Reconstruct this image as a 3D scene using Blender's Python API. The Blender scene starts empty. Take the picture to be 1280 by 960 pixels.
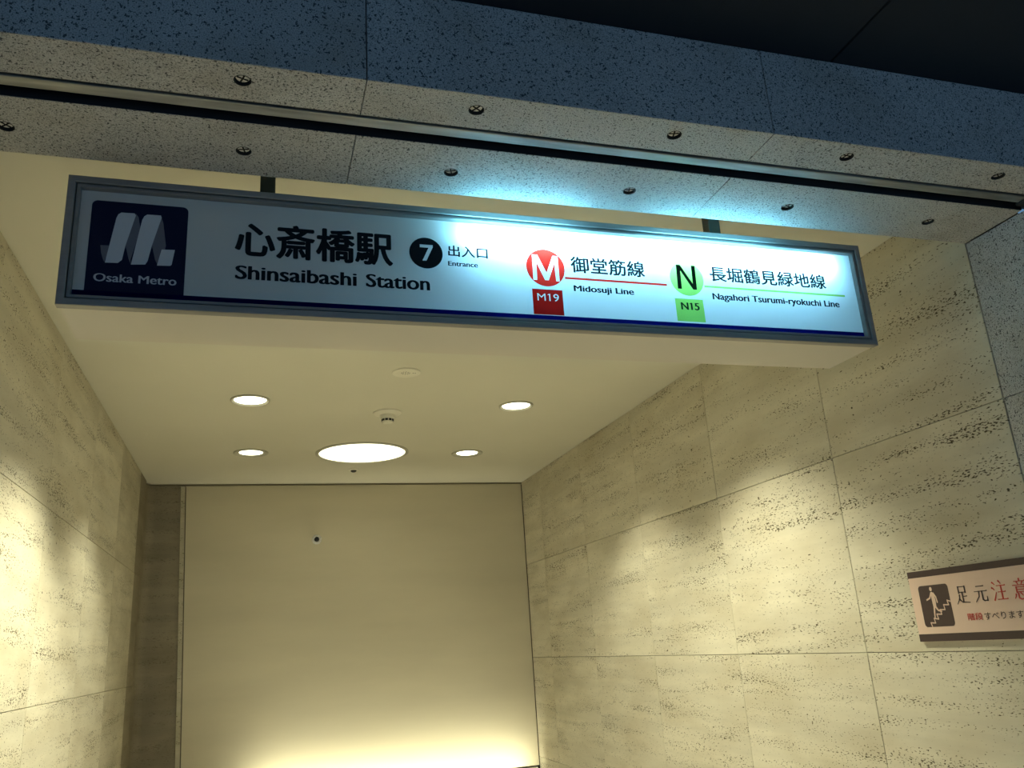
import bpy, bmesh, math, random
from mathutils import Vector, Matrix
random.seed(7)
C = bpy.context.scene.collection
E = 1.6                       # eye height; z values below are relative to it

# ------------------------------------------------------------------ camera
cam = bpy.data.cameras.new('camera'); co = bpy.data.objects.new('camera', cam); C.objects.link(co)
cam.sensor_fit = 'HORIZONTAL'; cam.sensor_width = 36; cam.lens = 1043.255/1280*36
cam.clip_start = .05; cam.clip_end = 100
R_ = Vector((0.95691513, -0.28367311, -0.06199199))
U_ = Vector((-0.0278741, -0.30225075, 0.95282082))
F_ = Vector((0.28902677, 0.91004069, 0.29713544))
m = Matrix((R_, U_, -F_)).transposed().to_4x4(); m.translation = (0, 0, E)
co.matrix_world = m
bpy.context.scene.camera = co

# ------------------------------------------------------------------ world, exposure
SKY = (0.055, 0.115, 0.20); SKY_S = 2.4
w = bpy.data.worlds.new('night'); bpy.context.scene.world = w; w.use_nodes = True
w.node_tree.nodes['Background'].inputs[0].default_value = (*SKY, 1)
w.node_tree.nodes['Background'].inputs[1].default_value = SKY_S
vs = bpy.context.scene.view_settings
vs.view_transform = 'Standard'; vs.look = 'None'; vs.exposure = 0.0; vs.gamma = 1; vs.use_curve_mapping = False

LAMP_C = (1.0, 0.985, 0.72)
LAMP_W = 208.0          # each corridor downlight
PANEL_W = 1.5         # large round ceiling light
TROUGH_W = 12.0
TUBE_S = 220.0
STREET_W = 430.0
GLOW_BOOST_W = 2.0

def light(name, kind, loc, rot, energy, color, **k):
    l = bpy.data.lights.new(name, kind); l.energy = energy; l.color = color
    for a, b in k.items(): setattr(l, a, b)
    o = bpy.data.objects.new(name, l); C.objects.link(o)
    o.location = (loc[0], loc[1], loc[2]+E); o.rotation_euler = rot
    return o

# a guessed, unseen street lamp behind the viewer, lighting the pavement and the stone beam
light('guessed_street_light', 'AREA', (.8, -2.6, 3.2), (math.radians(25), 0, 0), STREET_W, (1.0, .82, .64), size=1.0)

# ------------------------------------------------------------------ materials
def nt(name):
    m = bpy.data.materials.new(name); m.use_nodes = True
    n = m.node_tree; b = n.nodes['Principled BSDF']
    return m, n, b
def add(n, t, **k):
    x = n.nodes.new(t)
    for a, v in k.items(): setattr(x, a, v)
    return x
def plain(name, col, rough=.5, metal=0, spec=.5):
    m, n, b = nt(name)
    b.inputs['Base Color'].default_value = (*col, 1); b.inputs['Roughness'].default_value = rough
    b.inputs['Metallic'].default_value = metal; b.inputs['Specular IOR Level'].default_value = spec
    return m
def coords(n, scale, rnd=20):
    tc = add(n, 'ShaderNodeTexCoord'); oi = add(n, 'ShaderNodeObjectInfo')
    mu = add(n, 'ShaderNodeVectorMath', operation='SCALE'); mu.inputs[0].default_value = (rnd, rnd*.7, rnd*1.3)
    n.links.new(oi.outputs['Random'], mu.inputs['Scale'])
    ad = add(n, 'ShaderNodeVectorMath', operation='ADD')
    n.links.new(tc.outputs['Object'], ad.inputs[0]); n.links.new(mu.outputs[0], ad.inputs[1])
    mp = add(n, 'ShaderNodeMapping'); mp.inputs['Scale'].default_value = scale
    n.links.new(ad.outputs[0], mp.inputs['Vector'])
    return ad.outputs[0], mp.outputs[0], oi
def scaled(n, vec, s):
    mp = add(n, 'ShaderNodeMapping'); mp.inputs['Scale'].default_value = s
    n.links.new(vec, mp.inputs['Vector']); return mp.outputs[0]
def noise(n, vec, scale, detail=3, rough=.55):
    x = add(n, 'ShaderNodeTexNoise'); x.inputs['Scale'].default_value = scale
    x.inputs['Detail'].default_value = detail; x.inputs['Roughness'].default_value = rough
    n.links.new(vec, x.inputs['Vector']); return x.outputs['Fac']
def ramp(n, fac, stops):
    r = add(n, 'ShaderNodeValToRGB'); el = r.color_ramp.elements
    while len(el) < len(stops): el.new(.5)
    for e, (p, c) in zip(el, stops):
        e.position = p; e.color = (c, c, c, 1) if not isinstance(c, tuple) else (*c, 1)
    n.links.new(fac, r.inputs['Fac']); return r.outputs['Color']
def mix(n, fac, a, b, typ='MIX'):
    x = add(n, 'ShaderNodeMix', data_type='RGBA', blend_type=typ)
    for s, v in ((0, fac), (6, a), (7, b)):
        if isinstance(v, (int, float)): x.inputs[s].default_value = v if s == 0 else (v, v, v, 1)
        elif isinstance(v, tuple): x.inputs[s].default_value = (*v, 1)
        else: n.links.new(v, x.inputs[s])
    return x.outputs[2]
def math_(n, op, a, b):
    x = add(n, 'ShaderNodeMath', operation=op)
    for i, v in enumerate((a, b)):
        if isinstance(v, (int, float)): x.inputs[i].default_value = v
        else: n.links.new(v, x.inputs[i])
    return x.outputs[0]

def travertine(name='travertine', base=(.70, .65, .51), dark=(.50, .44, .31), pit=1.0):
    m, n, b = nt(name)
    v, _, oi = coords(n, (1, 1, 1))
    band = noise(n, scaled(n, v, (.7, .7, 9)), 1.0, 4)
    cloud = noise(n, scaled(n, v, (1.6, 1.6, 4)), 1.6, 3)
    col = mix(n, ramp(n, band, [(.35, 0.), (.68, 1.)]), base, tuple(x*.80 for x in base))
    col = mix(n, ramp(n, cloud, [(.42, 0.), (.78, .75)]), col, dark)
    fine = noise(n, scaled(n, v, (14, 14, 60)), 1.0, 5, .7)
    col = mix(n, ramp(n, fine, [(.55, 0.), (.8, .35)]), col, dark)
    # pits: small, flat holes gathered along the bedding
    mask = ramp(n, noise(n, scaled(n, v, (1.3, 1.3, 17)), 1.0, 4, .6), [(.42, 0.), (.66, 1.)])
    p1 = noise(n, scaled(n, v, (72, 72, 215)), 1.0, 2, .5)
    thr = math_(n, 'ADD', p1, math_(n, 'MULTIPLY', mask, .165))
    pits = ramp(n, thr, [(.70, 0.), (.75, 1.)])
    p2 = noise(n, scaled(n, v, (48, 48, 105)), 1.0, 1, .4)
    big = ramp(n, p2, [(.745, 0.), (.77, 1.)])
    al = math_(n, 'MULTIPLY', math_(n, 'MAXIMUM', pits, big), 1.0*pit)
    col = mix(n, al, col, (.085, .065, .03))
    n.links.new(col, b.inputs['Base Color']); b.inputs['Roughness'].default_value = .55
    b.inputs['Specular IOR Level'].default_value = .25
    bp = add(n, 'ShaderNodeBump'); bp.inputs['Strength'].default_value = .5; bp.inputs['Distance'].default_value = .003
    bp.invert = True
    n.links.new(al, bp.inputs['Height']); n.links.new(bp.outputs[0], b.inputs['Normal'])
    return m
def granite(name='granite', base=(.58, .56, .52)):
    m, n, b = nt(name)
    v, _, oi = coords(n, (1, 1, 1))
    f1 = noise(n, v, 165, 2, .5)
    f2 = noise(n, v, 330, 2, .6)
    oc = oi.outputs['Color']
    cl = noise(n, v, 2.2, 3)
    warm = noise(n, v, 5.5, 4, .6)
    col = mix(n, ramp(n, cl, [(.35, 0.), (.7, 1.)]), base, tuple(x*.80 for x in base))
    col = mix(n, ramp(n, warm, [(.52, 0.), (.75, .45)]), col, (.33, .27, .19))
    col = mix(n, ramp(n, f2, [(.46, 0.), (.62, .75)]), col, (.20, .19, .175))
    col = mix(n, ramp(n, f1, [(.585, 0.), (.65, .88)]), col, (.035, .035, .035))
    col = mix(n, 1.0, col, oc, 'MULTIPLY')
    n.links.new(col, b.inputs['Base Color']); b.inputs['Roughness'].default_value = .6
    b.inputs['Specular IOR Level'].default_value = .3
    bp = add(n, 'ShaderNodeBump'); bp.inputs['Strength'].default_value = .25; bp.inputs['Distance'].default_value = .002
    n.links.new(f1, bp.inputs['Height']); n.links.new(bp.outputs[0], b.inputs['Normal'])
    return m
def paint(name, col, amt=.06, s=(1, 1, 1), rough=.75):
    m, n, b = nt(name)
    v, vv, oi = coords(n, s, 3)
    c = mix(n, ramp(n, noise(n, vv, 1.5, 4), [(.3, 0.), (.75, 1.)]), col, tuple(x*(1-amt) for x in col))
    n.links.new(c, b.inputs['Base Color']); b.inputs['Roughness'].default_value = rough
    b.inputs['Specular IOR Level'].default_value = .2
    return m
def metal(name, col, rough=.4, wear=.15, met=.7, s=(2, 30, 30)):
    m, n, b = nt(name)
    v, vv, oi = coords(n, s, 3)
    f = noise(n, vv, 2, 4)
    n.links.new(mix(n, ramp(n, f, [(.35, 0.), (.7, 1.)]), col, tuple(x*(1-wear) for x in col)), b.inputs['Base Color'])
    b.inputs['Metallic'].default_value = met; b.inputs['Roughness'].default_value = rough
    return m
def emit(name, col, s):
    m, n, b = nt(name)
    b.inputs['Base Color'].default_value = (.8, .8, .8, 1)
    b.inputs['Emission Color'].default_value = (*col, 1); b.inputs['Emission Strength'].default_value = s
    return m
def film(name, col, t=.85):
    m, n, b = nt(name)
    tr = add(n, 'ShaderNodeBsdfTransparent'); tr.inputs[0].default_value = (*col, 1)
    df = add(n, 'ShaderNodeBsdfDiffuse'); df.inputs[0].default_value = (*[c*.6 for c in col], 1)
    mx = add(n, 'ShaderNodeMixShader'); mx.inputs[0].default_value = t
    n.links.new(df.outputs[0], mx.inputs[1]); n.links.new(tr.outputs[0], mx.inputs[2])
    n.links.new(mx.outputs[0], n.nodes['Material Output'].inputs['Surface'])
    return m
def acrylic():
    m, n, b = nt('milky_acrylic')
    tr = add(n, 'ShaderNodeBsdfTranslucent'); tr.inputs[0].default_value = (.8, .8, .8, 1)
    df = add(n, 'ShaderNodeBsdfDiffuse'); df.inputs[0].default_value = (.95, .86, .74, 1)
    mx = add(n, 'ShaderNodeMixShader'); mx.inputs[0].default_value = .35
    n.links.new(df.outputs[0], mx.inputs[1]); n.links.new(tr.outputs[0], mx.inputs[2])
    gl = add(n, 'ShaderNodeBsdfGlossy'); gl.inputs['Roughness'].default_value = .12
    m2 = add(n, 'ShaderNodeMixShader'); m2.inputs[0].default_value = .03
    n.links.new(mx.outputs[0], m2.inputs[1]); n.links.new(gl.outputs[0], m2.inputs[2])
    n.links.new(m2.outputs[0], n.nodes['Material Output'].inputs['Surface'])
    return m

M = dict(
    trav=travertine(), trav_dark_and_shaded=travertine('travertine_dark_and_shaded', (.29, .25, .18), (.17, .14, .09), .5),
    trav_half_lit=travertine('travertine_half_lit', (.58, .53, .40), (.33, .29, .20), .9),
    gran=granite(), grout=plain('dark_joint', (.10, .085, .06), .9),
    grout_g=plain('granite_joint', (.06, .06, .055), .9),
    ceil=paint('ceiling_paint', (.74, .71, .60), .04), board=paint('board_paint', (.64, .58, .43), .12, (.5, .5, 2.2)),
    cream=paint('cream_enamel', (.70, .64, .54), .06, rough=.45),
    alu=metal('grey_aluminium', (.34, .325, .30), .45, .15, .35), rim=metal('rim_aluminium', (.30, .29, .27), .4, .2, .35),
    post=metal('dark_steel', (.10, .10, .085), .5), rail=metal('worn_steel', (.46, .46, .44), .45, .7, .6, (1.2, 9, 9)),
    black=plain('black_gap', (.008, .009, .012), .8), outer=paint('night_soffit', (.02, .026, .034), .25),
    bolt=metal('bolt_steel', (.80, .78, .72), .45, .4, .1, (60, 60, 60)), bolt_d=plain('bolt_dark_metal', (.03, .03, .028), .95, 0, .1),  # even dark metal for cross slots, sleeves and the end stop
    acry=acrylic(), tube=emit('tube_glow', (.25, .70, 1.0), TUBE_S),
    white=plain('white_plastic', (.80, .77, .66), .45), lens=emit('lamp_lens', LAMP_C, 6),
    bigl=emit('large_lamp_diffuser', LAMP_C, 2.2), trough_e=emit('trough_tube', LAMP_C, 3),
    ink=plain('black_ink', (.010, .013, .016), .7, 0, .08), ink_g=plain('dark_green_ink', (.005, .03, .010), .7, 0, .08),
    navy=film('navy_film', (.004, .008, .16), .8), navy_o=plain('navy_print', (.006, .009, .034), .6, 0, .15),
    red=film('red_film', (1.0, .035, .022), .92), redd=film('deep_red_film', (.62, .016, .012), .88),
    green=film('green_film', (.50, .92, .20)), 
    rib=plain('ribbon_light', (.62, .61, .60), .5), rib2=plain('ribbon_mid', (.17, .165, .17), .5), rib3=plain('ribbon_dark', (.14, .135, .16), .5),
    word=plain('wordmark_grey', (.55, .55, .56), .5),
    plate=plain('beige_plate', (.76, .56, .45), .4), brown=plain('brown_print', (.065, .040, .038), .45),
    redp=plain('red_print', (.60, .07, .05), .5), floor=granite('floor_granite', (.74, .70, .62)),
    brown_trim=plain('trim_brown', (.22, .19, .12), .6),
    absorber=plain('dull_grey_absorber', (.05, .05, .05), .8),
    ring=plain('ring_grey', (.50, .48, .40), .5),
    dark=plain('dark_plastic', (.02, .02, .018), .4),
)

# ------------------------------------------------------------------ builders
def link(name, me, mat, parent=None, loc=None, label=None):
    o = bpy.data.objects.new(name, me); C.objects.link(o)
    if mat and not me.materials: me.materials.append(mat)
    if loc is not None: o.location = loc
    if parent is not None: o.parent = parent
    if label: o['label'] = label
    return o
def wpos(o):
    p = Vector(o.location)
    while o.parent: o = o.parent; p += o.location
    return p
def put(name, bm, mat, parent=None, label=None, smooth=False):
    """link a bmesh given in (x, y, z above eye) as one object whose origin is its own centre"""
    vs_ = [v.co for v in bm.verts]
    lo = Vector([min(v[i] for v in vs_) for i in range(3)]); hi = Vector([max(v[i] for v in vs_) for i in range(3)])
    c = (lo+hi)/2
    for v in bm.verts: v.co -= c
    me = bpy.data.meshes.new(name); bm.to_mesh(me); bm.free()
    if smooth:
        for p in me.polygons: p.use_smooth = True
        try: me.set_sharp_from_angle(angle=math.radians(35))
        except Exception: pass
    loc = c + Vector((0, 0, E))
    if parent is not None: loc = loc - wpos(parent)
    return link(name, me, mat, parent, loc, label)
def box(bm, x0, x1, y0, y1, z0, z1, bev=0, seg=1):
    r = bmesh.ops.create_cube(bm, size=1)
    for v in r['verts']:
        v.co = Vector(((x0+x1)/2+v.co.x*(x1-x0), (y0+y1)/2+v.co.y*(y1-y0), (z0+z1)/2+v.co.z*(z1-z0)))
    if bev:
        es = list({e for v in r['verts'] for e in v.link_edges})
        bmesh.ops.bevel(bm, geom=es, offset=bev, segments=seg, affect='EDGES', profile=.5)
    return bm
def B(*a, **k): return box(bmesh.new(), *a, **k)
def lathe(bm, prof, cx, cy, cz, axis='z', n=40):
    """prof: (radius, height) pairs; axis 'z' points down from a ceiling, 'y' towards the viewer (-y)"""
    rings = []
    for r, h in prof:
        ring = []
        if r < 1e-6:
            ring = [bm.verts.new((cx, cy, cz-h) if axis == 'z' else (cx, cy-h, cz))]*n
        else:
            for i in range(n):
                a = 2*math.pi*i/n
                ring.append(bm.verts.new((cx+r*math.cos(a), cy+r*math.sin(a), cz-h) if axis == 'z'
                                         else (cx+r*math.cos(a), cy-h, cz+r*math.sin(a))))
        rings.append(ring)
    for a, b in zip(rings, rings[1:]):
        for i in range(n):
            j = (i+1) % n
            f = []
            for v in (a[i], a[j], b[j], b[i]):
                if v not in f: f.append(v)
            if len(f) > 2: bm.faces.new(f)
    bmesh.ops.recalc_face_normals(bm, faces=bm.faces)
    return bm
def empty(name, loc, label=None, cat=None, group=None, kind=None):
    o = bpy.data.objects.new(name, None); C.objects.link(o)
    o.empty_display_size = .1
    o.location = (loc[0], loc[1], loc[2]+E)
    for k, v in (('label', label), ('category', cat), ('group', group), ('kind', kind)):
        if v: o[k] = v
    return o
def tag(o, label=None, cat=None, group=None, kind=None):
    for k, v in (('label', label), ('category', cat), ('group', group), ('kind', kind)):
        if v: o[k] = v
    return o
def circle_pts(cx, cz, r, n=48): return [(cx+r*math.cos(2*math.pi*i/n), cz+r*math.sin(2*math.pi*i/n)) for i in range(n)]
def rrect(x0, x1, z0, z1, r, corners=(1, 1, 1, 1), n=6):
    out = []
    for (cx, cz, a0), on in zip(((x1-r, z1-r, 0), (x0+r, z1-r, 90), (x0+r, z0+r, 180), (x1-r, z0+r, 270)), corners):
        if not on:
            out.append((x1 if a0 in (0, 270) else x0, z1 if a0 in (0, 90) else z0)); continue
        for i in range(n+1):
            a = math.radians(a0+90*i/n); out.append((cx+r*math.cos(a), cz+r*math.sin(a)))
    return out
def curve_mesh(polys, beziers=(), extrude=0.0, res=6):
    """even-odd filled shape from closed polylines (and bezier splines as lists of (co, hl, hr))"""
    cu = bpy.data.curves.new('shape', 'CURVE'); cu.dimensions = '2D'; cu.fill_mode = 'BOTH'; cu.extrude = extrude
    cu.resolution_u = res
    for p in polys:
        s = cu.splines.new('POLY'); s.points.add(len(p)-1); s.use_cyclic_u = True
        for q, c in zip(s.points, p): q.co = (c[0], c[1], 0, 1)
    for bz in beziers:
        s = cu.splines.new('BEZIER'); s.bezier_points.add(len(bz)-1); s.use_cyclic_u = True
        for q, (a, l, r) in zip(s.bezier_points, bz):
            q.handle_left_type = q.handle_right_type = 'FREE'
            q.co = (*a, 0); q.handle_left = (*l, 0); q.handle_right = (*r, 0)
    o = bpy.data.objects.new('shape', cu); C.objects.link(o)
    dg = bpy.context.evaluated_depsgraph_get(); dg.update()
    me = bpy.data.meshes.new_from_object(o.evaluated_get(dg))
    bpy.data.objects.remove(o); bpy.data.curves.remove(cu)
    return me
def text_splines(body, x0, x1, z0, z1, mirror=False):
    """glyph outlines fitted to the box"""
    cu = bpy.data.curves.new('t', 'FONT'); cu.body = body
    o = bpy.data.objects.new('t', cu); C.objects.link(o)
    dg = bpy.context.evaluated_depsgraph_get(); dg.update()
    c2 = o.to_curve(dg)
    out = [[(p.co.copy(), p.handle_left.copy(), p.handle_right.copy()) for p in s.bezier_points] for s in c2.splines if s.type == 'BEZIER' and len(s.bezier_points) > 1]
    me = bpy.data.meshes.new_from_object(o.evaluated_get(dg))
    xs = [v.co.x for v in me.vertices]; ys = [v.co.y for v in me.vertices]
    a, b_, c, d = min(xs), max(xs), min(ys), max(ys)
    o.to_curve_clear(); bpy.data.objects.remove(o); bpy.data.curves.remove(cu); bpy.data.meshes.remove(me)
    f = lambda v: (x0+(v.x-a)/(b_-a)*(x1-x0), z0+(v.y-c)/(d-c)*(z1-z0))
    return [[(f(p), f(l), f(r)) for p, l, r in s] for s in out]
def raw_text(body):
    cu = bpy.data.curves.new('t', 'FONT'); cu.body = body; cu.resolution_u = 4
    o = bpy.data.objects.new('t', cu); C.objects.link(o)
    dg = bpy.context.evaluated_depsgraph_get(); dg.update()
    me = bpy.data.meshes.new_from_object(o.evaluated_get(dg))
    bpy.data.objects.remove(o); bpy.data.curves.remove(cu)
    return me
XH = CAP = None
def text_mesh(body, x0, x1, z0, z1, bold=0.0, extrude=0.0):
    """built-in font text, emboldened by overlaid copies, then fitted to the measured box"""
    global XH, CAP
    if XH is None:
        a = raw_text('x'); XH = max(v.co.y for v in a.vertices); b = raw_text('H'); CAP = max(v.co.y for v in b.vertices)
        bpy.data.meshes.remove(a); bpy.data.meshes.remove(b)
    me = raw_text(body)
    if all(ord(c) < 128 for c in body):          # the lettering has tall small letters
        t_ = CAP*.725
        for v in me.vertices:
            y = v.co.y
            v.co.y = y if y <= 0 else (y*t_/XH if y < XH else t_+(y-XH)*(CAP-t_)/(CAP-XH))
    if bold:
        bm = bmesh.new(); by = .3 if all(ord(c) < 128 for c in body) else .8
        for i, (dx, dy) in enumerate([(0, 0)]+[(math.cos(k*math.pi/4), math.sin(k*math.pi/4)) for k in range(8)]):
            n0 = len(bm.verts); bm.from_mesh(me); bm.verts.ensure_lookup_table()
            for v in bm.verts[n0:]: v.co.x += dx*bold; v.co.y += dy*bold*by; v.co.z += i*.00004
        bm.to_mesh(me); bm.free()
    xs = [v.co.x for v in me.vertices]; ys = [v.co.y for v in me.vertices]
    a, b_, c, d = min(xs), max(xs), min(ys), max(ys)
    if all(ord(ch) < 128 for ch in body): c, d = -bold*.3, CAP+bold*.3      # baseline to capital height
    for v in me.vertices:
        v.co.x = x0+(v.co.x-a)/(b_-a)*(x1-x0); v.co.y = z0+(v.co.y-c)/(d-c)*(z1-z0)
    return me
def wall_print(name, me, mat, parent, plane, off, label=None):
    """flat print: plane 'y' puts (u,v)->(u, off, v) facing -y; plane 'x' puts (u,v)->(off, u, v) on the right wall"""
    bm = bmesh.new(); bm.from_mesh(me); bpy.data.meshes.remove(me)
    for v in bm.verts:
        u, t, d = v.co.x, v.co.y, v.co.z
        v.co = Vector((u, off-d, t)) if plane == 'y' else Vector((off-d, u, t))
    return put(name, bm, mat, parent, label)

# ------------------------------------------------------------------ setting: dimensions
XL, XR, H, YE = -.830, 2.304, 1.400, 7.17
YF, YB, ZS, ZT = 1.574, 2.020, 1.214, 1.473      # beam front, back, soffit, top of fascia
JC = [2.022, 2.897, 3.848, 4.790, 5.730, 6.670, 7.165]
JR = [1.400, .660, -.118, -.900, -1.680, -2.460, -3.240, -4.3]
G = .0024                                        # joint width

# right and left wall: stone panels over a backing slab
for side, X, s in (('right', XR, 1), ('left', XL, -1)):
    wall = put('wall_'+side, B(min(X+s*.03, X+s*.25), max(X+s*.03, X+s*.25), 2.0, 10.2, -4.6, 1.62), M['grout'])
    wall['kind'] = 'structure'
    cache = {}
    for i in range(len(JC)-1):
        for j in range(len(JR)-1):
            y0, y1, z1, z0 = JC[i]+G/2, JC[i+1]-G/2, JR[j]-G/2, JR[j+1]+G/2
            if side == 'left' and i == len(JC)-2: y1 = 7.0
            jog = random.uniform(-.0006, .0006)
            mt = M['trav'] if side == 'right' or i < 4 else (M['trav_half_lit'] if i == 4 else M['trav_dark_and_shaded'])  # far left panels: shade at that end put into the stone colour
            key = (round(y1-y0, 4), round(z1-z0, 4), mt.name)
            if key not in cache:
                p = put('stone_panel', B(min(X, X+s*.031), max(X, X+s*.031), y0, y1, z0, z1, bev=.0012), mt, wall)
                cache[key] = p.data
            else:
                p = link('stone_panel', cache[key], None, wall,
                         Vector((X+s*.0155, (y0+y1)/2, (z0+z1)/2+E))-wall.location)
            p.location.x += jog
    for j in range(2, len(JR)-1):     # the lower passage beyond the bulkhead
        pass

# dark return of the left wall before the end board: a cove, a flat face and a bevelled edge
bm = bmesh.new()
prof = [(XL, 7.001)]
for k in range(9):
    a = math.pi/2*k/8
    prof.append((XL+.07-.07*math.cos(a), 7.08+.07*math.sin(a)))
zt, zb = 1.386, -4.3
def edge_x(z): return -.552+(1.38-z)*.0335
lv = []
for z in [zt, .9, .4, -.1, -.6, -1.2, zb]:
    ex = max(edge_x(z), -.552); ex = min(ex, -.47)
    row = [bm.verts.new((x, y, z)) for x, y in prof]
    row += [bm.verts.new((ex-.030, 7.15, z)), bm.verts.new((ex, 7.163, z)), bm.verts.new((ex, 7.30, z)), bm.verts.new((XL-.02, 7.30, z)), bm.verts.new((XL-.02, 7.001, z))]
    lv.append(row)
for a, b in zip(lv, lv[1:]):
    for i in range(len(a)):
        j = (i+1) % len(a); bm.faces.new((a[i], a[j], b[j], b[i]))
bm.faces.new(lv[0]); bm.faces.new(lv[-1])
bmesh.ops.recalc_face_normals(bm, faces=bm.faces)
pl = put('wall_return', bm, M['trav_dark_and_shaded'], None, smooth=True); pl['kind'] = 'structure'
for nm_, d0, d1, y_, mt in (('pale_edge', -.036, -.0035, 7.144, M['trav_half_lit']), ('joint', -.0030, .0030, 7.160, M['grout'])):  # pale strip: light caught by the edge, put into its colour
    bm = bmesh.new(); z0, z1 = -1.6, 1.380
    vv = [bm.verts.new((max(min(edge_x(z), -.47), -.552)+d, y, z)) for z in (z0, -1.2, .0, .9, z1) for d, y in ((d0, 7.166), (d0+.001, y_), (d1-.001, y_), (d1, 7.169))]
    for k in range(4):
        for q in range(4):
            bm.faces.new((vv[4*k+q], vv[4*k+(q+1) % 4], vv[4*k+4+(q+1) % 4], vv[4*k+4+q]))
    bm.faces.new(vv[:4]); bm.faces.new(vv[-4:]); bmesh.ops.recalc_face_normals(bm, faces=bm.faces)
    put(nm_, bm, mt, pl)

# end board: painted bulkhead hanging over the lower flight, with a shadow gap all round
end = put('wall_end', B(XL-.1, XR+.1, 7.30, 7.50, -1.00, 1.60), M['grout']); end['kind'] = 'structure'
put('painted_board', B(-.56, 2.3005, YE, 7.22, -.965, 1.388, bev=.002), M['board'], end)
put('top_trim', B(XL+.002, XR-.002, 7.155, 7.30, 1.3900, 1.396), M['brown_trim'], end)
put('bulkhead_soffit', B(XL, XR, 7.22, 10.0, -1.02, -.985), M['ceil'], end)
put('passage_end', B(XL-.1, XR+.1, 9.9, 10.1, -4.5, -1.0), M['trav_dark_and_shaded'], end)

# ceiling of the corridor
ce = put('ceiling', B(XL-.1, XR+.1, YB, 7.40, H, H+.12), M['ceil']); ce['kind'] = 'structure'

# floor and stairs going down
fl = put('floor', B(-5, 7, -5, 3.2, -1.75, -1.6), M['floor']); fl['kind'] = 'structure'
for k in range(13):
    y0 = 3.2+.3*k; z = -1.6-.20*(k+1)
    put('step', B(XL, XR, y0, y0+.32, z-.20, z, bev=.004), M['floor'], fl)
put('landing', B(XL-.1, XR+.1, 7.08, 10.1, -4.5, -4.30), M['floor'], fl)

# ------------------------------------------------------------------ stone beam over the entrance
beam = put('wall_front', B(XL-1.2, XR+1.2, YF+.035, YB-.004, ZS+.16, 1.75), M['grout_g']); beam['kind'] = 'structure'
GX = [-1.880, -.836, .209, 1.254, 2.304, 3.35]
BX = [-.580, -.055, .474, .996, 1.520, 2.046]
TH = .034
def slab_with_holes(x0, x1, y0, y1, z, holes, name):
    me = curve_mesh([[(x0, y0), (x1, y0), (x1, y1), (x0, y1)]]+[circle_pts(hx, hy, .0175, 20) for hx, hy in holes], extrude=TH/2)
    bm = bmesh.new(); bm.from_mesh(me); bpy.data.meshes.remove(me)
    for v in bm.verts:
        if v.co.z > 0 and abs(v.co.y-YF) < .004: v.co.y += TH
        v.co.z += z+TH/2
    return put(name, bm, M['gran'], beam)
for a, b in zip(GX, GX[1:]):
    bm = B(a+G/2, b-G/2, YF, YF+TH, ZS, ZT)
    for v in bm.verts:
        if v.co.y > YF+.01 and v.co.z < ZS+.01: v.co.z += TH
    bmesh.ops.bevel(bm, geom=[e for e in bm.edges if all(v.co.y < YF+.001 for v in e.verts)], offset=.0018, segments=1, affect='EDGES')
    put('fascia_panel', bm, M['gran'], beam)
    hf = [(x, 1.632) for x in BX if a < x < b]; hr = [(x, 1.910) for x in BX if a < x < b]
    if a > 2: hf = [(2.57, 1.632)]; hr = []
    if a < -1.5: hf = hr = []
    slab_with_holes(a+G/2, b-G/2, YF+.0008, 1.704, ZS+.0005, hf, 'soffit_panel')
    if b < 3 and a > -1: slab_with_holes(a+G/2, b-G/2, 1.790, YB, ZS+.0005, hr, 'soffit_panel')
# back face of the beam, above the corridor ceiling line
put('beam_back', B(XL, XR, YB-.03, YB-.001, ZS+TH, H), M['gran'], beam)
put('slot_dark_plate', B(XL-.9, XR-.001, 1.7042, 1.7062, ZS+.0015, ZS+.15), M['black'], beam)  # black plates added over the cut stone to keep the slot dark
put('slot_dark_plate', B(XL-.9, XR-.001, 1.7878, 1.7898, ZS+.0015, ZS+.15), M['black'], beam)
put('slot_head', B(XL-.9, XR+.9, 1.700, 1.794, ZS+.15, ZS+.158), M['black'], beam)
# anchor bolts, sunk in their holes
def bolt_bm(x, y, ang):
    bm = lathe(bmesh.new(), [(.0158, -.012), (.0158, .004), (.0140, .0065), (.0, .0075)], x, y, ZS+.0130, n=20)
    return bm
bolt_i = 0
for row, ys in (('front', 1.632), ('rear', 1.910)):
    for x in BX:
        t = bolt_bm(x, ys, 0)
        o = put('anchor_bolt', t, M['bolt'], beam, smooth=True)
        a = random.uniform(0, 1.5)
        bm = bmesh.new()
        for q in (a, a+math.pi/2):
            r = box(bmesh.new(), -.0125, .0125, -.0017, .0017, -.001, .001)
            r.transform(Matrix.Translation((x, ys, ZS+.0056)) @ Matrix.Rotation(q, 4, 'Z'))
            mm = bpy.data.meshes.new('c'); r.to_mesh(mm); r.free(); bm.from_mesh(mm); bpy.data.meshes.remove(mm)
        put('cross_slot', bm, M['bolt_d'], o)
        # sleeve of the hole
        bm = lathe(bmesh.new(), [(.0172, -.03), (.0172, -.0002), (.0186, .0006), (.0192, -.0004)], x, ys, ZS, n=20)
        put('sleeve', bm, M['bolt_d'], o, smooth=True)

# roller shutter: its worn bottom rail shows in the slot
sh = empty('roller_shutter', (.737, 1.741, ZS), 'worn steel bottom rail of a roller shutter in the slot of the stone beam', 'shutter')
put('bottom_rail', B(XL-.4, 2.292, 1.724, 1.760, ZS+.006, ZS+.040, bev=.004, seg=2), M['rail'], sh)
put('curtain', B(XL-.4, 2.292, 1.737, 1.747, ZS+.0405, ZS+.147), M['rail'], sh)
put('end_stop', B(2.255, 2.300, 1.716, 1.768, ZS-.003, ZS+.012, bev=.003), M['bolt_d'], sh)

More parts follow.
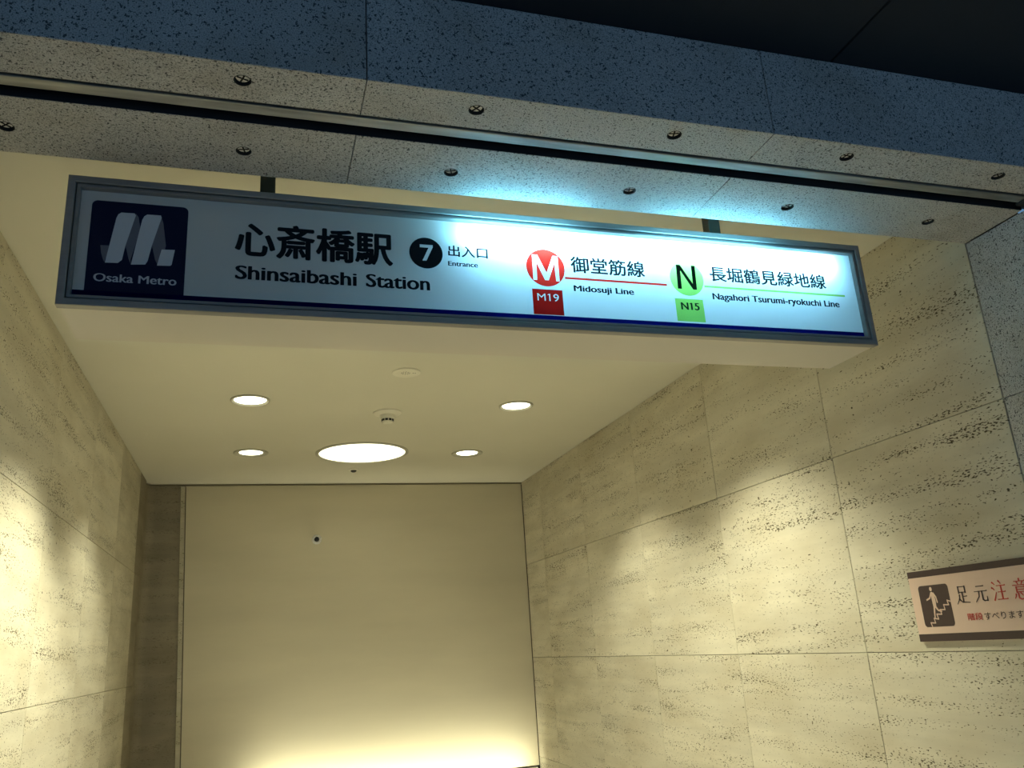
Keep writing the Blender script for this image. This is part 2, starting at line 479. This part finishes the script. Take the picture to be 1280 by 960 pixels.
# granite pillars either side of the entrance
for nm, X, s in (('wall_right_pier', XR, 1), ('wall_left_pier', XL, -1)):
    core = put(nm, B(min(X+s*.034, X+s*1.5), max(X+s*.034, X+s*1.5), YF+.036, 2.0, -1.6, ZS), M['grout_g']); core['kind'] = 'structure'
    for z0, z1 in ((.66, ZS-.002), (-.118, .66), (-.90, -.118), (-1.6, -.90)):
        put('granite_panel', B(min(X, X+s*.033), max(X, X+s*.033), YF+.035, 2.0195, z0+.001, z1-.001, bev=.0012), M['gran'], core)
        put('granite_panel', B(min(X, X+s*1.4), max(X, X+s*1.4), YF, YF+.034, z0+.001, z1-.001, bev=.0015), M['gran'], core)

# dark canopy outside, above the fascia
cn = put('ceiling_outside', B(-5, 7, -4, YF+.02, ZT+.02, ZT+.12), M['black']); cn['kind'] = 'structure'
SX = [-4.6, -3.1, -1.58, -.05, 1.480, 3.01, 4.54, 6.5]
for a, b in zip(SX, SX[1:]):
    for y0, y1 in ((-3.2, -.8), (-.8, YF+.01)):
        put('canopy_panel', B(a+.003, b-.003, y0+.003, y1-.003, ZT, ZT+.022, bev=.002), M['outer'], cn)

# ------------------------------------------------------------------ ceiling fittings
def downlight(x, y, label, lens_r=.080, ring=.118, power=LAMP_W):
    t = empty('downlight', (x, y, H), label, 'ceiling light', 'downlights of the corridor')
    put('trim_ring', lathe(bmesh.new(), [(ring, -.001), (ring, .006), (ring-.004, .009), (ring-.010, .009), (lens_r+.004, .0035), (lens_r, .001), (lens_r, 0)], x, y, H, n=48), M['ring'], t, smooth=True)
    put('lens', lathe(bmesh.new(), [(lens_r-.0005, .0005), (lens_r*.6, .0028), (0, .0036)], x, y, H, n=40), M['lens'], t, smooth=True)
    l = light('downlight_beam', 'SPOT', (x, y, H-.012), (0, 0, 0), power, LAMP_C, spot_size=math.radians(106), spot_blend=.6, shadow_soft_size=.05)
    l.parent = t; l.location = (0, 0, -.012)
    return t
downlight(-.049, 4.715, 'bright round downlight in the ceiling, nearer one on the left', .088, .108, LAMP_W*.72)
downlight(1.514, 4.714, 'bright round downlight in the ceiling, nearer one on the right', .086, .106, LAMP_W*.72)
downlight(-.047, 6.015, 'small round downlight left of the large round ceiling light', power=LAMP_W*.06)
downlight(1.514, 6.000, 'small round downlight right of the large round ceiling light', power=LAMP_W*.06)
downlight(-.049, 3.430, 'round downlight hidden above the hanging station sign, left one', power=LAMP_W*1.85)
downlight(1.514, 3.430, 'round downlight hidden above the hanging station sign, right one', power=LAMP_W*1.08)

bl = empty('round_ceiling_light', (.730, 6.008, H), 'large round flush ceiling light with a thin rim in the middle of the ceiling', 'ceiling light')
put('rim', lathe(bmesh.new(), [(.335, 0), (.335, .004), (.325, .008), (.312, .008), (.310, .003), (.310, 0)], .730, 6.008, H, n=72), M['ring'], bl, smooth=True)
put('diffuser', lathe(bmesh.new(), [(.3095, .002), (.2, .003), (0, .0035)], .730, 6.008, H, n=64), M['bigl'], bl, smooth=True)
l = light('large_lamp_light', 'AREA', (0, 0, 0), (0, 0, 0), PANEL_W, LAMP_C, shape='DISK', size=.6); l.parent = bl; l.location = (0, 0, -.008)

cx, cy = .736, 4.137
sp = empty('ceiling_speaker', (cx, cy, H), 'flat round white ceiling plate with a small dark perforated emblem', 'speaker')
put('cover_plate', lathe(bmesh.new(), [(.074, -.001), (.074, .007), (.068, .0095), (.050, .0065), (0, .0065)], cx, cy, H, n=48), M['white'], sp, smooth=True)
bm = bmesh.new()
for rr, nn in ((.006, 1), (.014, 6), (.022, 10)):
    for k in range(nn):
        a = 2*math.pi*k/nn+.3
        lathe(bm, [(.0026, 0), (.0026, .0006), (0, .0006)], cx-.004+rr*math.cos(a)*(nn > 1), cy+rr*math.sin(a)*(nn > 1), H-.0064, n=8)
h_ = put('perforation', bm, M['dark'], sp); h_['kind'] = 'stuff'
put('status_dot', lathe(bmesh.new(), [(.003, 0), (.003, .0012), (0, .0015)], cx+.035, cy-.006, H-.006, n=10), M['dark'], sp)
put('status_dot', lathe(bmesh.new(), [(.003, 0), (.003, .0012), (0, .0015)], cx+.046, cy-.006, H-.006, n=10), M['dark'], sp)

cx, cy = .752, 4.92
sd = empty('smoke_detector', (cx, cy, H), 'white smoke detector with dark vent slots hanging below a round base', 'smoke detector')
put('base', lathe(bmesh.new(), [(.086, 0), (.086, .007), (.078, .013), (.042, .018), (0, .018)], cx, cy, H, n=40), M['white'], sd, smooth=True)
put('body', lathe(bmesh.new(), [(.046, .018), (.044, .036), (.036, .044), (.034, .058), (.030, .066), (0, .068)], cx, cy, H, n=40), M['white'], sd, smooth=True)
for k in range(10):
    a = 2*math.pi*(k+.5)/10
    bm = box(bmesh.new(), -.0082, .0082, -.0016, .0016, -.0062, .0062)
    bm.transform(Matrix.Translation((cx+.0355*math.sin(a), cy-.0355*math.cos(a), H-.051)) @ Matrix.Rotation(a, 4, 'Z'))
    put('vent_slot', bm, M['dark'], sd)

cx, cy = .731, 6.596
sk = empty('sprinkler_head', (cx, cy, H), 'small flush sprinkler head behind the large round ceiling light', 'sprinkler')
put('flange', lathe(bmesh.new(), [(.043, 0), (.042, .004), (.030, .008), (.024, .008)], cx, cy, H, n=32), M['white'], sk, smooth=True)
put('nozzle', lathe(bmesh.new(), [(.024, .006), (.022, .016), (.012, .022), (0, .023)], cx, cy, H, n=24), M['dark'], sk, smooth=True)

cx, cz = .488, .931
ws = empty('wall_sensor', (cx, YE, cz), 'tiny round camera-like sensor with a silver ring high on the end wall', 'sensor')
put('ring', lathe(bmesh.new(), [(.040, 0), (.040, .006), (.034, .014), (.022, .016), (.020, .010)], cx, YE, cz, 'y', n=32), M['bolt'], ws, smooth=True)
put('lens', lathe(bmesh.new(), [(.021, .008), (.016, .022), (.008, .028), (0, .029)], cx, YE, cz, 'y', n=24), M['dark'], ws, smooth=True)

# strip lamp under the lower edge of the bulkhead, shining up the painted board
tr = empty('strip_lamp', (1.1, 6.99, -1.16), 'strip lamp below the lower edge of the end wall, washing it from beneath', 'lamp')
put('trough', B(-.2, 2.27, 6.93, 7.06, -1.14, -1.10, bev=.004), M['alu'], tr)
put('tube', B(.0, 2.22, 6.975, 7.005, -1.099, -1.075, bev=.006, seg=2), M['trough_e'], tr)
for x in (.2, 1.1, 2.0): put('bracket', B(x-.015, x+.015, 7.05, 7.32, -1.135, -1.125), M['alu'], tr)
l = light('strip_lamp_light', 'AREA', (0, 0, 0), (math.pi-math.radians(38), 0, 0), TROUGH_W, LAMP_C, shape='RECTANGLE', size=2.2, size_y=.03)
l.data.spread = math.radians(110)
l.parent = tr; l.location = (.01, 0, .09)

# ------------------------------------------------------------------ hanging station sign
K = 2.100/2.11                                     # measured on y = 2.11; frame face stands at 2.100
SX0, SX1, SZ0, SZ1 = -.4848*K, 1.937*K, .8600*K, 1.2205*K
sg = empty('station_sign', (.723, 2.22, SZ0), 'long hanging backlit station sign with grey metal frame, lit on its right half', 'sign')
t = .003
hx0, hx1, hz0, hz1 = SX0+.004, SX1-.004, SZ0+.002, SZ1-.002
bm = bmesh.new()
for a in ((hx0, hx1, 2.124, 2.345, hz0, hz0+t), (hx0, hx1, 2.124, 2.345, hz1-t, hz1), (hx0, hx0+t, 2.124, 2.345, hz0+t, hz1-t),
          (hx1-t, hx1, 2.124, 2.345, hz0+t, hz1-t), (hx0, hx1, 2.345, 2.348, hz0, hz1)):
    box(bm, *a)
put('housing', bm, M['cream'], sg, label='cream painted sign box')
bm = bmesh.new(); q = t+.0005; u = .001
for a in ((hx0+q, hx1-q, 2.124, 2.344, hz0+q, hz0+q+u), (hx0+q, hx1-q, 2.124, 2.344, hz1-q-u, hz1-q), (hx0+q, hx0+q+u, 2.124, 2.344, hz0+q, hz1-q),
          (hx1-q-u, hx1-q, 2.124, 2.344, hz0+q, hz1-q), (hx0+q, hx1-q, 2.3435, 2.3445, hz0+q, hz1-q)):
    box(bm, *a)
put('bounce_absorber', bm, M['absorber'], sg)  # unseen dark sheets added to soak up bounce inside the sign box
def ring_sweep(prof, mat, name):
    bm = bmesh.new(); rings = []
    for d, y in prof:
        rings.append([bm.verts.new(p) for p in ((SX0+d, y, SZ0+d), (SX1-d, y, SZ0+d), (SX1-d, y, SZ1-d), (SX0+d, y, SZ1-d))])
    for a, b in zip(rings, rings[1:]+rings[:1]):
        for i in range(4):
            j = (i+1) % 4; bm.faces.new((a[i], a[j], b[j], b[i]))
    bmesh.ops.recalc_face_normals(bm, faces=bm.faces)
    return put(name, bm, mat, sg)
ring_sweep([(0, 2.126), (0, 2.1015), (.0015, 2.100), (.0170, 2.100), (.0185, 2.1015), (.0185, 2.126)], M['alu'], 'frame')
ring_sweep([(.0215, 2.126), (.0215, 2.1045), (.0225, 2.1035), (.0290, 2.1035), (.0300, 2.1045), (.0300, 2.1215), (.0290, 2.126)], M['rim'], 'retaining_rim')
PY = 2.122; Q = PY/2.11
bm = bmesh.new()          # thin milky sheet
bm.faces.new([bm.verts.new((x, PY, z)) for x, z in ((SX0+.022, SZ0+.019), (SX1-.022, SZ0+.019), (SX1-.022, SZ1-.019), (SX0+.022, SZ1-.019))])
put('face_panel', bm, M['acry'], sg, label='milky white acrylic face, glowing blue-white on the right')
for X0, X1 in ((-.0150, .0270), (1.4330, 1.4750)):
    h = put('hanger_post', B(X0, X1, 2.209, 2.251, hz1, H, bev=.002), M['post'], sg)
    put('mounting_flange', B(X0-.02, X1+.02, 2.190, 2.270, H-.006, H, bev=.001), M['post'], h)
# the one working fluorescent tube sits high behind the right half
bm = bmesh.new()
r = bmesh.ops.create_cone(bm, cap_ends=True, segments=14, radius1=.013, radius2=.013, depth=1.24)
bm.transform(Matrix.Translation((1.195, 2.153, 1.145)) @ Matrix.Rotation(math.pi/2, 4, 'Y'))
put('fluorescent_tube', bm, M['tube'], sg)
# added lights in front of the face, boosting its glow on the stone
for gx, gw in ((.72, .34), (1.36, .42)):
    l = light('added_face_glow', 'AREA', (0, 0, 0), (math.radians(180-15), 0, 0), GLOW_BOOST_W, (.18, .68, 1.0), shape='RECTANGLE', size=gw, size_y=.03)
    l.parent = sg; l.location = (gx-.723, 2.070-2.22, 1.115-SZ0)
bm = bmesh.new()
r = bmesh.ops.create_cone(bm, cap_ends=True, segments=14, radius1=.013, radius2=.013, depth=.90)
bm.transform(Matrix.Translation((.10, 2.160, 1.145)) @ Matrix.Rotation(math.pi/2, 4, 'Y'))
put('fluorescent_tube', bm, M['white'], sg, label='dead fluorescent tube')

P1, P2, P3 = PY-.0006, PY-.0014, PY-.0022
S = lambda pts: [(a*Q, b*Q) for a, b in pts]
def flat(name, polys, mat, off=P1, bez=(), ext=0.0, label=None, parent=None):
    return wall_print(name, curve_mesh([S(p) for p in polys], bez, ext), mat, parent or sg, 'y', off, label)
def words(name, body, x0, x1, z0, z1, mat, bold=0.0, off=P2, label=None, parent=None):
    return wall_print(name, text_mesh(body, x0*Q, x1*Q, z0*Q, z1*Q, bold, .0003), mat, parent or sg, 'y', off, label)
rect = lambda x0, x1, z0, z1: [(x0, z0), (x1, z0), (x1, z1), (x0, z1)]

flat('border_stripe', [rect(-.455, 1.9065, .876, .9010)], M['navy'], label='navy stripe along the lower edge')
lg = flat('logo_plate', [rrect(-.4235, -.1930, .9005, 1.1520, .014, (1, 1, 0, 0))], M['navy_o'], P2, label='dark navy logo square')
def rib(pts, mat, off=P3): return flat('ribbon', [pts], mat, off, ext=.0002, parent=lg)
rib([(-.3955, 1.0255), (-.3715, 1.0262), (-.3835, .9795), (-.3880, .990), (-.3925, 1.0050)], M['rib3'])
rib([(-.3193, 1.1220), (-.3120, 1.112), (-.3076, 1.0884), (-.3065, 1.0713), (-.3235, .990), (-.3214, .9768), (-.328, .992), (-.3376, 1.0288)], M['rib3'])
rib([(-.2593, 1.1220), (-.252, 1.100), (-.2423, 1.0368), (-.2440, 1.0255), (-.2536, 1.0250), (-.2581, .9788), (-.266, .995), (-.2756, 1.0340)], M['rib3'])
rib([(-.3595, 1.1210), (-.3217, 1.1218), (-.3193, 1.118), (-.338, 1.032), (-.3449, .9900), (-.3520, .9800), (-.3816, .9778), (-.370, 1.020), (-.3650, 1.112)], M['rib'], P3-.0005) if False else \
rib([(-.3530, 1.1214), (-.3217, 1.1218), (-.3190, 1.116), (-.3376, 1.0288), (-.3430, .988), (-.3520, .9790), (-.3816, .9778), (-.3640, 1.105), (-.3600, 1.116)], M['rib'], P3-.0005)
rib([(-.2920, 1.1214), (-.2593, 1.1220), (-.2570, 1.116), (-.2756, 1.0340), (-.2830, .990), (-.2880, .9795), (-.3214, .9768), (-.3030, 1.105), (-.2985, 1.116)], M['rib'], P3-.0005)
rib([(-.2520, 1.0246), (-.2201, 1.0258), (-.2257, .9830), (-.2290, .9801), (-.2604, .9786)], M['rib'], P3-.0005)
words('wordmark', 'Osaka Metro', -.4048, -.2115, .9262, .9476, M['word'], .022, P3, parent=lg)

words('station_name', '心斎橋駅', -.0740, .3460, 1.0220, 1.1245, M['ink'], .030, label='station name in large black characters')
words('station_name', 'Shinsaibashi', -.0705, .2454, .9560, .9945, M['ink'], .030, label='station name in latin letters, first word')
words('station_name', 'Station', .2699, .4480, .9560, .9945, M['ink'], .030, label='station name in latin letters, second word')
seven = [(.4225, 1.0975), (.4225, 1.0880), (.4475, 1.0880), (.4290, 1.0470), (.4405, 1.0470), (.4600, 1.0905), (.4600, 1.0975)]
flat('exit_number_badge', [circle_pts(.4400, 1.0712, .0480), seven], M['ink'], P2, ext=.0003, label='black disc with a cut-out 7')
words('entrance_text', '出入口', .5040, .6215, 1.0665, 1.1020, M['ink'], .020)
words('entrance_text', 'Entrance', .5025, .5905, 1.0370, 1.0512, M['ink'], .030)
emm = [(.7575, 1.0930), (.7735, 1.0930), (.7990, 1.0365), (.8215, 1.0930), (.8375, 1.0930), (.8380, 1.0110), (.8270, 1.0110), (.8255, 1.0690), (.8040, 1.0125), (.7925, 1.0125), (.7695, 1.0685), (.7680, 1.0110), (.7560, 1.0110)]
flat('line_badge', [circle_pts(.7970, 1.0525, .0600), emm], M['red'], label='red disc with a cut-out M')
flat('number_tile', [rect(.7500, .8435, .9028, .9828), [(.8008, .9694), (.7970, .9666), (.7970, .9644), (.8008, .9670)]], M['redd'], bez=text_splines('M19', .7645*Q, .8310*Q, .9462*Q, .9694*Q), label='dark red tile with M19')
flat('line_rule', [rect(.8555, 1.1900, 1.0205, 1.0275)], M['red'], label='red underline')
words('line_name', '御堂筋線', .8765, 1.1190, 1.0425, 1.0965, M['ink'], .022)
words('line_name', 'Midosuji Line', .8800, 1.0750, .9828, 1.0018, M['ink'], .036)
flat('line_badge', [circle_pts(1.2615, 1.0500, .0580)], M['green'], label='pale green disc with an N')
enn = [(1.2290, 1.0950), (1.2425, 1.0950), (1.2800, 1.0325), (1.2815, 1.0955), (1.2945, 1.0955), (1.2915, 1.0140), (1.2785, 1.0140), (1.2415, 1.0770), (1.2392, 1.0140), (1.2262, 1.0140)]
flat('badge_letter', [enn], M['ink_g'], P2, ext=.0003)
flat('number_tile', [rect(1.2110, 1.3072, .9060, .9812)], M['green'], label='light green tile with N15')
flat('tile_text', [[(1.2640, .9686), (1.2585, .9652), (1.2585, .9630), (1.2640, .9660)]], M['ink_g'], P2)
words('tile_text', 'N15', 1.2285, 1.2920, .9446, .9684, M['ink_g'], .034)
flat('line_rule', [rect(1.3195, 1.8410, 1.0245, 1.0312)], M['green'], label='pale green underline')
words('line_name', '長堀鶴見緑地線', 1.3435, 1.7740, 1.0470, 1.0995, M['ink'], .022)
words('line_name', 'Nagahori Tsurumi-ryokuchi Line', 1.3430, 1.8120, .9852, 1.0064, M['ink'], .036)

# ------------------------------------------------------------------ caution sign on the right wall
XF = XR-.012; KC = XF/2.30
cs = empty('caution_sign', (XR, 2.31*KC, .04), 'beige and brown caution sign with a stairs pictogram on the right travertine wall', 'sign')
cs0, cs1 = 2.000, 2.5965*KC
put('plate', B(XF, XR, cs0, cs1, -.0830*KC, .1612*KC, bev=.001), M['plate'], cs)
S2 = lambda pts: [(a*KC, b*KC) for a, b in pts]
def flatx(name, polys, mat, off, ext=.0002, label=None, parent=None):
    return wall_print(name, curve_mesh([S2(p) for p in polys], (), ext), mat, parent or cs, 'x', off, label)
A1, A2 = XF-.0004, XF-.0010
flatx('stripe', [rect(cs0/KC+.001, 2.5960, .1385, .1608)], M['brown'], A1, label='dark brown stripe')
flatx('stripe', [rect(cs0/KC+.001, 2.5960, -.0826, -.0573)], M['brown'], A1, label='dark brown stripe')
pic = flatx('pictogram', [rrect(2.4165, 2.5560, -.0338, .1080, .012)], M['brown'], A1, label='brown tile with a person on stairs')
def stroke(pts, w, taper=None):
    """polyline -> list of closed quads"""
    out = []
    for i, (a, b) in enumerate(zip(pts, pts[1:])):
        a = Vector(a); b = Vector(b); d = (b-a)
        if d.length < 1e-7: continue
        d.normalize(); nrm = Vector((-d.y, d.x))
        w0 = w1 = w/2
        if taper:
            w0 = w/2*(1-(1-taper)*i/(len(pts)-1)); w1 = w/2*(1-(1-taper)*(i+1)/(len(pts)-1))
        a2 = a-d*w0*.6; b2 = b+d*w1*.6
        out.append([tuple(a2+nrm*w0), tuple(b2+nrm*w1), tuple(b2-nrm*w1), tuple(a2-nrm*w0)])
    return out
def quads(name, polys, mat, off, parent):
    bm = bmesh.new()
    for k, p in enumerate(polys):
        bm.faces.new([bm.verts.new((off-.00004*(k%12), a*KC, b*KC)) for a, b in p])
    return put(name, bm, mat, parent)
stairs = [(2.4165, .0477), (2.4308, .0520), (2.4276, .0368), (2.4502, .0382), (2.4479, .0215), (2.4709, .0228), (2.4670, .0070), (2.4896, .0085), (2.4858, -.0085), (2.5067, -.0050), (2.5032, -.0210), (2.5253, -.0195), (2.5212, -.0335)]
quads('stair_line', stroke(stairs, .0042), M['plate'], A2, pic)
fig = [[(2.4965+.0062*math.cos(k*math.pi/6), .0945+.0075*math.sin(k*math.pi/6)) for k in range(12)],
       [(2.5010, .0835), (2.4935, .0850), (2.4860, .0800), (2.4830, .0560), (2.4850, .0330), (2.4935, .0300), (2.4990, .0340), (2.5000, .0560)]]
fig += stroke([(2.4990, .0800), (2.5080, .0640), (2.5235, .0585)], .0058)
fig += stroke([(2.4880, .0800), (2.4790, .0660), (2.4765, .0480)], .0055)
fig += stroke([(2.4945, .0350), (2.4985, .0150), (2.5010, -.0040)], .0082, .6)
fig += stroke([(2.4890, .0340), (2.4790, .0210), (2.4640, .0165)], .0078, .6)
quads('walking_figure', fig, M['plate'], A2, pic)

GL = {
 '足': [('v', 28, 8, 28, 42), ('h', 28, 9, 75, 9), ('v', 75, 8, 75, 40), ('h', 28, 38, 75, 38), ('v', 52, 38, 52, 88), ('h', 52, 60, 82, 60),
       ('s', 30, 52, 27, 72, 6, 98), ('s', 24, 72, 46, 90, 97, 94)],
 '元': [('h', 22, 16, 78, 16), ('h', 4, 42, 96, 42), ('s', 38, 42, 35, 68, 6, 95), ('v', 60, 42, 60, 84), ('s', 60, 84, 70, 91, 92, 90), ('s', 92, 92, 93, 80, 93, 70)],
 '注': [('s', 10, 6, 17, 10, 25, 18), ('s', 2, 32, 10, 36, 18, 44), ('s', 8, 94, 17, 78, 28, 56), ('s', 54, 0, 61, 6, 67, 15), ('h', 36, 24, 95, 24),
       ('h', 40, 55, 91, 55), ('v', 65, 24, 65, 90), ('h', 30, 91, 99, 91)],
 '意': [('v', 50, 0, 50, 11), ('h', 16, 12, 86, 12), ('s', 33, 15, 36, 20, 39, 27), ('s', 68, 15, 64, 20, 59, 27), ('h', 4, 30, 97, 30),
       ('v', 25, 38, 25, 64), ('h', 25, 39, 76, 39), ('v', 76, 38, 76, 64), ('h', 25, 51, 76, 51), ('h', 25, 62, 76, 62),
       ('s', 16, 72, 13, 82, 6, 92), ('v', 32, 68, 32, 90), ('s', 32, 90, 44, 97, 68, 95), ('s', 68, 97, 72, 90, 73, 80), ('s', 46, 66, 52, 72, 58, 80), ('s', 80, 70, 88, 78, 96, 88)],
}
def mincho(ch, y_left, y_right, zt_, zb_, mat):
    f = lambda a, b: (y_left+(y_right-y_left)*a/100, zt_+(zb_-zt_)*b/100)
    ps = []
    for g in GL[ch]:
        pts = [f(g[i], g[i+1]) for i in range(1, len(g), 2)]
        if g[0] == 'h':
            ps += stroke(pts, .0026)
            x, y = g[3], g[4]; ps.append([f(x-9, y), f(x-2, y-6), f(x+2, y)])       # serif
        elif g[0] == 'v': ps += stroke(pts, .0062)
        else: ps += stroke(pts, .0060, .5)
    quads('character', ps, mat, A2, cs)
mincho('足', 2.3890, 2.3290, .0975, .0350, M['brown'])
mincho('元', 2.3085, 2.2520, .0975, .0350, M['brown'])
mincho('注', 2.2330, 2.1750, .0985, .0350, M['redp'])
mincho('意', 2.1520, 2.0920, .0985, .0340, M['redp'])
def textx(body, yl, yr, zb_, zt_, mat, bold=0):
    me = text_mesh(body, -yl*KC, -yr*KC, zb_*KC, zt_*KC, bold, .0002)
    for v in me.vertices: v.co.x *= -1
    wall_print('small_text', me, mat, cs, 'x', A2)
textx('階段', 2.3550, 2.2920, -.0195, .0040, M['redp'], .012)
textx('すべります', 2.2850, 2.1320, -.0200, .0030, M['brown'], .004)
